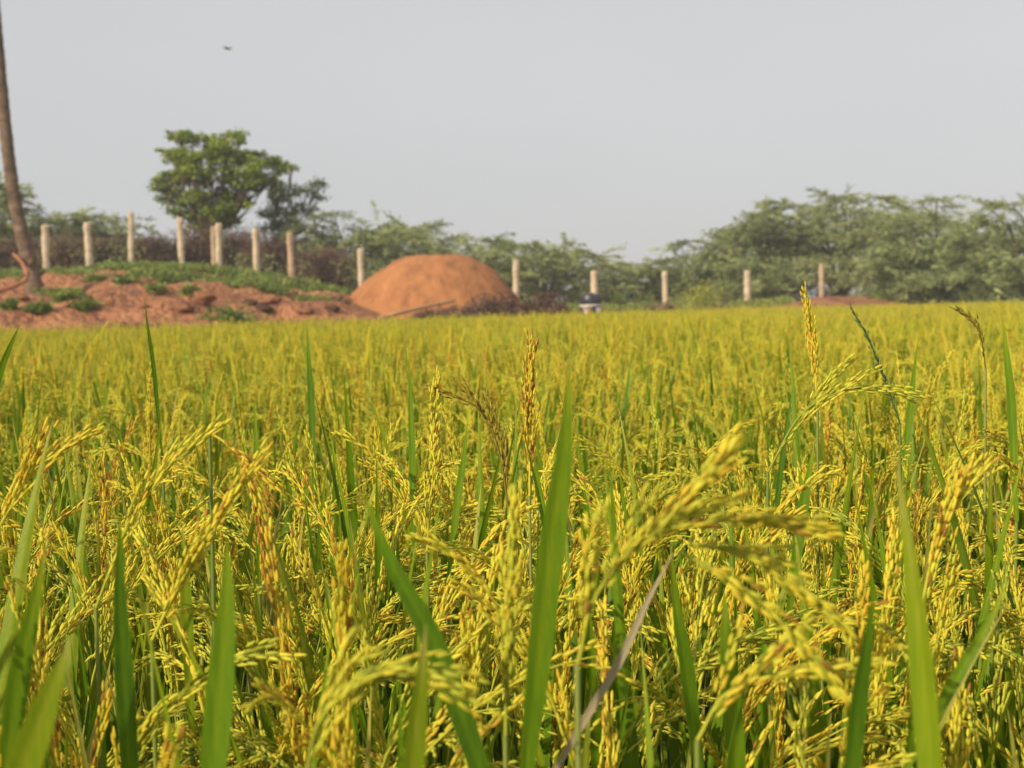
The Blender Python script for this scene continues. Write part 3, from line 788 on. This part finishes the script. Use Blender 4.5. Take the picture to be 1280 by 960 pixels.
def add_grains(mb, P, D, L, W, tint, r):
    n = len(P); D = nrm(D)
    a_ = nrm(np.cross(D, r.normal(size=(n, 3)))); b_ = np.cross(D, a_)
    L = np.broadcast_to(L, (n,)); W = np.broadcast_to(W, (n,))
    v = P[:, None] + G_V[None, :, :1] * (D * L[:, None])[:, None] + G_V[None, :, 1:2] * (a_ * W[:, None] * .5)[:, None] + G_V[None, :, 2:] * (b_ * W[:, None] * .5)[:, None]
    nv = len(G_V); off = (np.arange(n) * nv)[:, None, None]
    mb.add(v, (G_Q[None] + off).reshape(-1, 4), (G_T[None] + off).reshape(-1, 3), np.repeat(tint, nv))


def panicle_on(rachis, r, tint=.5, n_br=9, br=.085, spread=.32, gl=.0094, gravity=.5, step=.0044):
    """a rice head: primary branches of alternating grains along the given rachis curve"""
    mb = MB(); rachis = np.asarray(rachis, float); n = len(rachis)
    tg = nrm(np.gradient(rachis, axis=0)); ln = np.linalg.norm(rachis[-1] - rachis[0])
    mb.add(*tube(rachis, np.linspace(.0012, .0005, n), 4, False)[:2], None, tint - .3)
    GP, GD, GTn = [], [], []
    for i_ in range(n_br + 1):
        f = .12 + .80 * i_ / n_br
        k_ = min(int(f * (n - 1)), n - 2)
        p0 = rachis[k_]; L = br * (1 - .45 * f) * r.uniform(.85, 1.15)
        if i_ == n_br: dr = tg[-1]; L = br * .5
        else:
            sd = nrm(np.cross(tg[k_], r.normal(size=3))); dr = nrm(tg[k_] + sd * spread * r.uniform(.5, 1.4))
        n_ = 8; s_ = np.linspace(0, 1, n_)[:, None]
        Q = p0 + dr * L * s_ + np.array([0, 0, -1]) * s_ ** 2 * L * gravity * r.uniform(.4, 1.1)
        mb.add(*tube(Q, np.linspace(.0006, .0003, n_), 3, False)[:2], None, tint - .25)
        m_ = max(4, int(L / step)); tq = np.linspace(.10, 1.0, m_)
        B = np.stack([np.interp(tq, s_[:, 0], Q[:, a_]) for a_ in range(3)], -1)
        bd = nrm(np.stack([np.interp(tq, s_[:, 0], nrm(np.gradient(Q, axis=0))[:, a_]) for a_ in range(3)], -1))
        alt = nrm(np.cross(bd, r.normal(size=3))) * np.where(np.arange(m_) % 2, 1, -1)[:, None] + r.normal(size=(m_, 3)) * .5
        GP.append(B + alt * .0013); GD.append(bd + alt * r.uniform(.03, .14, (m_, 1)))
        GTn.append(np.clip(tint + r.normal() * .08 + r.normal(size=m_) * .16 + (r.random(m_) < .03) * .3, 0, 1))
    GP, GD, GTn = map(np.concatenate, (GP, GD, GTn))
    add_grains(mb, GP, GD, gl * r.uniform(.85, 1.15, len(GP)), gl * r.uniform(.24, .31, len(GP)), GTn, r)
    return mb


def bent_curve(p0, az, a0, a1, L, n=16, pw=1.4):
    """curve leaving p0 at tilt a0 from the vertical and bending to tilt a1 towards azimuth az"""
    f = np.linspace(0, 1, n); al = a0 + (a1 - a0) * f ** pw
    d = np.stack([np.sin(al) * np.cos(az), np.sin(al) * np.sin(az), np.cos(al)], -1) * (L / (n - 1))
    return np.asarray(p0) + np.vstack([[0, 0, 0], np.cumsum(d[:-1], 0)])


def blade(pts, width, r, tint=.45, face=None, twist=0.0, fold=.22, n=18, base_w=.55):
    """leaf blade ribbon with a folded midrib along the curve"""
    mb = MB(); P = spline(pts, n) if len(pts) != n else np.asarray(pts, float)
    tg = nrm(np.gradient(P, axis=0)); f = np.linspace(0, 1, n)
    face = np.array([r.normal(), r.normal(), .2]) if face is None else np.asarray(face, float)
    sd = nrm(np.cross(tg, face)); nn = np.cross(sd, tg)
    tw = twist * f
    sd, nn = sd * np.cos(tw)[:, None] + nn * np.sin(tw)[:, None], nn * np.cos(tw)[:, None] - sd * np.sin(tw)[:, None]
    wd = width * np.minimum(base_w + (1 - base_w) * np.sin(np.minimum(f / .45, 1) * np.pi / 2), 1) * np.where(f > .45, np.maximum(1 - ((f - .45) / .55) ** 1.5, .0), 1)
    wd[-1] = .0003
    c = tint + .45 * f ** 6 + .05 * np.sin(f * r.uniform(4, 9) + r.uniform(0, 6)) + r.normal() * .04
    for_ = []
    for s_, h_, dc in ((-.5, 0, 0), (-.25, -.3, .02), (0, -1, .08), (.25, -.3, .02), (.5, 0, 0)):
        for_.append(P + sd * (wd * s_)[:, None] + nn * (wd * fold * .5 * (-h_ if h_ else 0) * -1)[:, None])
    v = np.stack(for_, 1).reshape(-1, 3)
    k_ = np.arange(n - 1)[:, None] * 5; j = np.arange(4)[None]
    cc = np.stack([c + .05, c, c + .16, c, c + .05], 1).ravel()
    mb.add(v, np.stack([k_ + j, k_ + j + 1, k_ + 5 + j + 1, k_ + 5 + j], -1).reshape(-1, 4), None, np.clip(cc, 0, 1))
    return mb


def tiller(r, base, kind, nleaf=2, tall=1.0):
    """one stem: returns culm, panicle, [leaves] as mesh collectors in the coordinates of base"""
    az = r.uniform(0, 2 * np.pi); lean = r.uniform(.01, .10)
    hgt = r.uniform(.72, .86) * tall
    if kind == 'upright': a0, a1, L = r.uniform(.02, .1), r.uniform(.15, .5), r.uniform(.18, .23); hgt *= .97
    elif kind == 'arched': a0, a1, L = r.uniform(.1, .3), r.uniform(1.5, 2.3), r.uniform(.20, .26)
    else: a0, a1, L = r.uniform(.08, .25), r.uniform(.8, 1.4), r.uniform(.19, .25)
    cv = bent_curve(base, az, lean * .5, max(a0, lean), hgt, 10)
    culm = MB(); v, qq, tt = tube(cv, np.linspace(.0026, .0014, 10), 5, False); culm.add(v, qq, None, .45 + r.normal() * .15)
    rc = bent_curve(cv[-1], az, a0, a1, L, 18, 1.1)
    pn = panicle_on(rc, r, tint=np.clip(r.normal(.50, .14) + (.08 if kind == 'upright' else 0), .12, .85), n_br=int(r.integers(7, 10)), spread=.08 if kind == 'upright' else r.choice([.09, .13, .22]), gravity=.04 if kind == 'upright' else r.uniform(.1, .45), br=.088)
    lv = []
    for k_ in range(nleaf):
        h_ = (.80 - .24 * k_ - r.uniform(0, .08))
        p0 = cv[int(np.clip(h_ * 9, 1, 9))]
        a_ = r.uniform(0, 2 * np.pi)
        if k_ == 2:     # a tall young blade that stands above the heads
            crv = bent_curve(cv[4], a_, r.uniform(.02, .16), r.uniform(.1, .5), r.uniform(.52, .72) * tall, 18)
        elif k_ == 0: crv = bent_curve(p0, a_, r.uniform(.04, .22), r.uniform(.12, .6), r.uniform(.26, .45) * tall * (1.18 if r.random() < .28 else 1), 18)
        else: crv = bent_curve(p0, a_, r.uniform(.08, .28), r.uniform(.3, 1.2), r.uniform(.34, .48) * tall, 18)
        lv.append(blade(crv, r.uniform(.011, .017) + (.002 if k_ == 2 else 0), r, tint=np.clip(r.normal(.36, .15) + (.12 if k_ == 1 else 0), 0.05, .95), twist=r.normal() * .9,
                        face=[math.cos(a_), math.sin(a_), .35]))
    return culm, pn, lv


# --- individually built plants: prototypes, copied with their parts
KINDS = [('arched', 'ripe rice plant with yellow heads bent over in an arch', 'rice plants with arched heads in the near field'),
         ('half', 'ripe rice plant with yellow heads leaning to one side', 'rice plants with leaning heads in the near field'),
         ('upright', 'ripe rice plant with narrow yellow heads standing straight up', 'rice plants with straight heads in the near field')]
PROTO = {}
r = np.random.default_rng(500)
for kd, lab, grp in KINDS:
    PROTO[kd] = []
    for v_ in range({'arched': 7, 'half': 5, 'upright': 4}[kd]):
        parts = []
        for s_ in range(2):
            cu, pn, lv = tiller(r, np.array([r.normal() * .014, r.normal() * .014, 0]), kd, nleaf=3 - s_)
            parts.append(('culm', cu.mesh('culm', CULM))); parts.append(('panicle', pn.mesh('panicle', GRAIN)))
            parts += [('leaf', l_.mesh('leaf', BLADE)) for l_ in lv]
        PROTO[kd].append(parts)

N_PLANTS = 262
pts = []
r = np.random.default_rng(501)
tries = 0
R_NEAR = 2.12
while len(pts) < N_PLANTS and tries < 200000:
    tries += 1
    d = math.sqrt(r.uniform(.46 ** 2, R_NEAR ** 2)); a_ = r.uniform(-R(23), R(23))
    x, y = d * math.sin(a_), d * math.cos(a_)
    if all((x - q_[0]) ** 2 + (y - q_[1]) ** 2 > .048 ** 2 for q_ in pts): pts.append((x, y))
for (x, y) in pts:
    kd = r.choice(['arched', 'half', 'upright'], p=[.48, .27, .25])
    lab, grp = [(l_, g_) for k_, l_, g_ in KINDS if k_ == kd][0]
    parts = PROTO[kd][r.integers(len(PROTO[kd]))]
    d = math.hypot(x, y)
    root = empty('rice_plant', (x, y, 0), lab, 'rice plant', grp, rz=r.uniform(0, 2 * np.pi))
    s_ = r.uniform(.97, 1.10) * (1 - .10 * max(0, 1 - d / .9))
    root.scale = (s_, s_, s_)
    for nm, me in parts:
        o = bpy.data.objects.new(nm, me); COL.objects.link(o); o.parent = root


# --- plants one can pick out in the photo
def add_stem(root, r):
    """an ordinary second stem of the same plant"""
    kd = ['arched', 'half', 'arched'][r.integers(3)]
    a_ = r.uniform(0, 6.28)
    for nm, me in PROTO[kd][r.integers(len(PROTO[kd]))][:4]:
        o = bpy.data.objects.new(nm, me); COL.objects.link(o); o.parent = root
        o.rotation_euler.z = a_; o.location = (.015, .02, 0); o.scale = (.95, .95, .95)


def hero_leaf(label, pxs, d, wpx, seed, tint=.4, mat=BLADE, fold=.2, face_off=.25, d_tip=None, base_w=.4):
    """a tall leaf through the given pixels (tip first) rooted on a culm below"""
    r = np.random.default_rng(seed)
    n = len(pxs); dt = d if d_tip is None else d_tip
    P = [at(x, y, dt + (d - dt) * k_ / (n - 1)) for k_, (x, y) in enumerate(pxs)][::-1]
    b0 = P[0]; base = np.array([b0[0] + (b0[0] - P[1][0]) * .25, b0[1] + .03, 0])
    root = empty('rice_plant', base, label, 'rice plant')
    P = [p_ - base for p_ in P]
    low = P[0] - nrm(P[1] - P[0]) * .06
    cu = MB(); cu.add(*tube(spline([np.zeros(3), low * [.5, .5, .6], low], 10), np.linspace(.0028, .0022, 10), 5, False)[:2], None, .3); cu.build('culm', CULM, root)
    view = nrm(np.array([0 - b0[0], 0 - b0[1], .1])) + np.array([face_off * r.normal(), 0, 0])
    if d > 1.2: wpx = wpx * .72
    add_stem(root, r)
    blade([low] + P, wpx * .86 * d / F, r, tint=tint, face=view, fold=fold, n=26, twist=r.normal() * .25, base_w=base_w).build('leaf', mat, root)
    return root, base


def hero_panicle(label, pxs, d, seed, tint=.5, mat=GRAIN, n_br=9, br=.085, spread=.3, gravity=.4, gl=.0088, d_tip=None, more=(), cat='rice plant', name='rice_plant', part='panicle'):
    """a seed head whose rachis runs through the given pixels, base first"""
    r = np.random.default_rng(seed); n = len(pxs); dt = d if d_tip is None else d_tip
    P = [at(x, y, d + (dt - d) * k_ / (n - 1)) for k_, (x, y) in enumerate(pxs)]
    base = np.array([P[0][0] - (P[1][0] - P[0][0]) * .4, P[0][1] + .02, 0])
    root = empty(name, base, label, cat)
    P = [p_ - base for p_ in P]
    cu = MB(); cu.add(*tube(spline([np.zeros(3), P[0] * [.5, .5, .6], P[0]], 10), np.linspace(.0028, .0016, 10), 5, False)[:2], None, .4); cu.build('culm', CULM, root)
    if name == 'rice_plant': add_stem(root, r)
    pb = panicle_on(spline(P, 22), r, tint=tint, n_br=n_br, br=br, spread=spread, gravity=gravity, gl=gl)
    for (pp, dd_) in more:      # long branches that leave the head on their own
        Q = [at(x, y, dd_) - base for x, y in pp]
        pb.merge(panicle_on(spline(Q, 16), r, tint=tint, n_br=11, br=.04, spread=.12, gravity=.1, gl=gl))
    pb.build(part, mat, root)
    return root


hero_leaf('broad upright green rice leaf near the middle, its tip almost at the far edge', [(712, 452), (706, 560), (690, 680), (670, 860)], .78, 38, 601, tint=.42)
hero_leaf('dark green rice leaf slanting down to the right below the middle', [(452, 612), (490, 705), (545, 810), (605, 975)], .76, 34, 602, tint=.12)
hero_leaf('broad light green rice leaf standing upright at bottom left', [(284, 672), (283, 760), (275, 860), (264, 990)], .68, 42, 603, tint=.5)
hero_leaf('tall broad green rice leaf at bottom right', [(1120, 572), (1135, 680), (1150, 820), (1165, 990)], .64, 46, 604, tint=.42)
hero_leaf('narrow bright green rice leaf at the bottom just left of the middle', [(532, 780), (527, 850), (520, 920), (514, 1000)], .62, 34, 605, tint=.5)
hero_leaf('pale green rice leaf leaning right in the bottom left corner', [(88, 800), (65, 860), (40, 930), (10, 1010)], .58, 48, 606, tint=.52)
hero_leaf('green rice leaf near the left edge leaning right above the corner', [(58, 680), (42, 760), (25, 840), (12, 930)], .8, 32, 607, tint=.35)
hero_leaf('deep green rice leaf standing left of the broad light green one', [(150, 640), (150, 740), (155, 840), (163, 970)], .85, 28, 608, tint=.25)
hero_leaf('thin dark rice leaf standing left of the tall bottom right leaf', [(1093, 728), (1085, 800), (1074, 880), (1062, 990)], .66, 28, 609, tint=.05)
hero_leaf('green rice leaf below the large drooping head', [(838, 680), (846, 760), (858, 830), (868, 910)], .95, 24, 610, tint=.4)
hero_leaf('green rice leaf rising behind the lower branch of the large drooping head', [(905, 735), (908, 800), (914, 870), (922, 960)], .9, 30, 611, tint=.38)
hero_leaf('green rice leaf slanting up to the right near the right edge', [(1262, 720), (1235, 780), (1200, 840), (1172, 890)], .8, 18, 612, tint=.35)
hero_leaf('grey dry rice leaf leaning right beneath the large drooping head', [(842, 690), (810, 750), (775, 825), (728, 905)], .82, 13, 613, tint=.5, mat=STRAW)
hero_leaf('upright green rice leaf far out left of the middle', [(383, 398), (386, 450), (389, 500), (391, 560)], 2.0, 15, 614, tint=.3)
hero_leaf('upright green rice leaf in front of the earth mound', [(511, 436), (513, 500), (515, 560), (516, 620)], 1.7, 15, 615, tint=.35)
hero_leaf('thin dark green rice leaf right of the middle leaning right', [(993, 474), (984, 530), (976, 590), (968, 660)], 1.6, 12, 616, tint=.05)
hero_leaf('upright green rice leaf near the right edge far out', [(1252, 385), (1258, 440), (1264, 500), (1268, 590)], 1.7, 18, 617, tint=.42)
hero_leaf('green rice leaf far out below the red earth rise', [(1148, 422), (1142, 470), (1138, 510), (1132, 560)], 2.0, 14, 618, tint=.4)
hero_leaf('broad green rice leaf below the tall orange head', [(1018, 552), (1010, 600), (1003, 640), (995, 700)], 1.3, 24, 619, tint=.35)
hero_leaf('slim green rice leaf leaning left before the red slope', [(180, 368), (185, 410), (191, 450), (197, 510)], 1.9, 9, 620, tint=.3)
hero_leaf('green rice leaf at the far left leaning right', [(26, 404), (14, 430), (2, 460), (-10, 500)], 1.6, 14, 621, tint=.35)
hero_leaf('green rice leaf left of the broad upright middle leaf', [(585, 520), (580, 570), (574, 610), (568, 660)], 1.4, 16, 622, tint=.42)
hero_leaf('green rice leaf between two orange heads left of the middle', [(318, 500), (320, 550), (322, 600), (323, 660)], 1.5, 16, 623, tint=.42)
hero_leaf('yellow green rice leaf left of the slanting dark one', [(228, 655), (230, 700), (233, 760), (236, 830)], 1.1, 18, 624, tint=.6)

hero_panicle('tall straight orange rice head left of the broad middle leaf', [(662, 620), (662, 560), (662, 500), (664, 440)], 1.5, 651, tint=.78, spread=.11, gravity=.02, br=.06, n_br=22)
hero_panicle('tall straight orange rice head reaching up to the red earth rise', [(1022, 510), (1018, 460), (1014, 420), (1009, 376)], 1.75, 652, tint=.8, spread=.11, gravity=.02, br=.06, n_br=20)
hero_panicle('dark tipped rice head bending over to the left', [(636, 640), (625, 570), (603, 515), (560, 493)], 1.35, 653, tint=.5, mat=DARKGRAIN, spread=.16, gravity=.1, br=.06, n_br=11)
hero_panicle('largest drooping rice head at right with long fanned branches', [(722, 830), (745, 745), (800, 680), (870, 640)], .68, 654, tint=.42, spread=.22, gravity=.25, br=.07, n_br=9,
             more=[([(840, 660), (900, 650), (960, 652), (1012, 657)], .70), ([(850, 690), (930, 735), (1000, 800), (1058, 872)], .70), ([(830, 655), (860, 620), (885, 590)], .66), ([(860, 680), (920, 690), (990, 730), (1040, 770)], .71)])
hero_panicle('thick golden rice head slanting up to the right at left', [(190, 800), (225, 730), (270, 650), (312, 592)], .95, 655, tint=.68, spread=.12, gravity=.05, br=.06, n_br=12)
hero_panicle('golden green rice head slanting above the thick golden one', [(120, 760), (155, 670), (195, 600), (250, 553)], 1.05, 656, tint=.5, spread=.16, gravity=.05, br=.07, n_br=11)
hero_panicle('golden rice head slanting up from the left edge', [(-20, 690), (10, 640), (40, 590), (88, 556)], 1.1, 657, tint=.62, spread=.16, gravity=.05, br=.07, n_br=11)
hero_panicle('dark orange rice head hanging beside the golden slanting ones', [(262, 540), (300, 570), (320, 630), (328, 700)], 1.15, 658, tint=.92, spread=.12, gravity=.05, br=.06, n_br=11)
hero_panicle('golden rice head slanting up to the right beside the tall right leaf', [(1152, 760), (1165, 700), (1185, 650), (1215, 605)], .95, 659, tint=.62, spread=.14, gravity=.05, br=.06, n_br=10)
hero_panicle('straight yellow rice head in the middle beside the broad leaf', [(632, 920), (634, 830), (638, 740), (646, 655)], .8, 660, tint=.42, spread=.13, gravity=.02, br=.06, n_br=12)
hero_panicle('rice head at the bottom right spreading up to the right', [(872, 925), (905, 870), (960, 845), (1025, 832)], .72, 661, tint=.5, spread=.3, gravity=.1, br=.07, n_br=10)
hero_panicle('dark green grass spike standing above the rice below the red rise', [(1125, 530), (1108, 480), (1088, 430), (1064, 384)], 1.7, 662, tint=.4, mat=SPIKE, spread=.06, gravity=.0, br=.03, n_br=16, gl=.006, name='grass_plant', cat='grass', part='seed_spike')
hero_panicle('thin dark seed head bending right near the right edge', [(1232, 460), (1226, 420), (1215, 402), (1200, 390)], 1.9, 663, tint=.3, mat=DARKGRAIN, spread=.08, gravity=.1, br=.03, n_br=10)
hero_panicle('wide spreading rice head in the bottom left middle', [(380, 980), (400, 900), (450, 850), (520, 850)], .64, 664, tint=.5, spread=.22, gravity=.5, br=.08, n_br=9)
hero_panicle('rice head fanned out right of the tall orange head', [(960, 590), (1000, 520), (1050, 490), (1110, 482)], 1.25, 665, tint=.25, spread=.24, gravity=.3, br=.09, n_br=9)
hero_panicle('straight yellow rice head left of the dark tipped one', [(534, 690), (537, 620), (541, 550), (546, 490)], 1.35, 666, tint=.58, spread=.11, gravity=.02, br=.06, n_br=20)


# --- the rest of the crop: one object that scatters patches of stems
patches = bpy.data.collections.new('rice_patches')
r = np.random.default_rng(700)
PS = .32
for v_ in range(7):
    mg, ml = MB(), MB()
    for _ in range(16):
        kd = r.choice(['arched', 'half', 'upright'], p=[.46, .24, .30])
        bs = np.array([r.uniform(-.5, .5) * PS, r.uniform(-.5, .5) * PS, 0])
        cu, pn, lv = tiller(r, bs, kd, nleaf=3, tall=r.uniform(.87, 1.05) + (.07 if kd == 'upright' and r.random() < .5 else 0))
        dc = r.normal() * .05
        mg.merge(pn, dc=dc)
        ml.merge(cu, dc=0)
        for l_ in lv: ml.merge(l_)
    me = mg.mesh('rice_patch', GRAIN)
    me2 = ml.mesh('rice_patch_leaf', BLADE)
    o1 = bpy.data.objects.new('rice_patch_heads', me); o2 = bpy.data.objects.new('rice_patch_leaves', me2)
    import bmesh
    bm = bmesh.new(); bm.from_mesh(me); n0 = len(bm.faces); bm.from_mesh(me2); bm.faces.ensure_lookup_table()
    for f_ in bm.faces[n0:]: f_.material_index = 1
    mj = bpy.data.meshes.new('rice_patch'); bm.to_mesh(mj); bm.free(); mj.materials.append(GRAIN); mj.materials.append(BLADE)
    bpy.data.objects.remove(o1); bpy.data.objects.remove(o2)
    oj = bpy.data.objects.new('rice_patch', mj); patches.objects.link(oj)

sp, sr, ss, si = [], [], [], []
r = np.random.default_rng(701)
y = -1.2
while y < 54:
    st = .29 if y < 20 else .31
    wx = max(2.6, y * math.tan(R(27)))
    for x in np.arange(-wx, wx, st):
        xx, yy = x + r.normal() * .05, y + r.normal() * .05
        d = math.hypot(xx, yy); a_ = math.atan2(xx, yy)
        if d < R_NEAR + .1 and abs(a_) < R(24.5): continue
        if d < .75: continue
        u = 640 + F * xx / max(yy, .5)
        if yy > float(edge_of(u)) - .1: continue
        sp.append((xx, yy, 0)); sr.append((0, 0, r.uniform(0, 2 * np.pi)))
        ss.append(1.03 - .045 * min(max((yy - 5) / 14, 0), 1) + value_noise(xx * .5, yy * .5, 4) * .09 + value_noise(xx * 1.7, yy * 1.7, 5) * .06 + r.normal() * .02); si.append(int(r.integers(7)))
    y += st
me = bpy.data.meshes.new('rice_crop'); me.from_pydata(sp, [], [])
for nm, ty, val in (('rot', 'FLOAT_VECTOR', np.array(sr).ravel()), ('scl', 'FLOAT', np.array(ss)), ('idx', 'INT', np.array(si))):
    a = me.attributes.new(nm, ty, 'POINT'); a.data.foreach_set('vector' if ty == 'FLOAT_VECTOR' else 'value', val)
crop = bpy.data.objects.new('rice_crop', me); COL.objects.link(crop)
tag(crop, 'ripening yellow rice filling the field up to the red bank', 'rice crop', kind='stuff')
ng = bpy.data.node_groups.new('scatter_rice', 'GeometryNodeTree')
ng.interface.new_socket('Geometry', in_out='INPUT', socket_type='NodeSocketGeometry')
ng.interface.new_socket('Geometry', in_out='OUTPUT', socket_type='NodeSocketGeometry')
gi, go = ng.nodes.new('NodeGroupInput'), ng.nodes.new('NodeGroupOutput')
ci = ng.nodes.new('GeometryNodeCollectionInfo'); ci.inputs['Collection'].default_value = patches
ci.inputs['Separate Children'].default_value = True; ci.inputs['Reset Children'].default_value = True
iop = ng.nodes.new('GeometryNodeInstanceOnPoints'); iop.inputs['Pick Instance'].default_value = True


def named(nm, ty):
    n_ = ng.nodes.new('GeometryNodeInputNamedAttribute'); n_.data_type = ty; n_.inputs['Name'].default_value = nm
    return next(o_ for o_ in n_.outputs if o_.name == 'Attribute' and o_.enabled)


e2r = ng.nodes.new('FunctionNodeEulerToRotation')
ng.links.new(named('rot', 'FLOAT_VECTOR'), e2r.inputs[0]); ng.links.new(e2r.outputs[0], iop.inputs['Rotation'])
ng.links.new(named('scl', 'FLOAT'), iop.inputs['Scale']); ng.links.new(named('idx', 'INT'), iop.inputs['Instance Index'])
ng.links.new(gi.outputs[0], iop.inputs['Points']); ng.links.new(ci.outputs[0], iop.inputs['Instance']); ng.links.new(iop.outputs[0], go.inputs[0])
md = crop.modifiers.new('scatter', 'NODES'); md.node_group = ng
print('patches', len(sp), 'plants', len(pts))
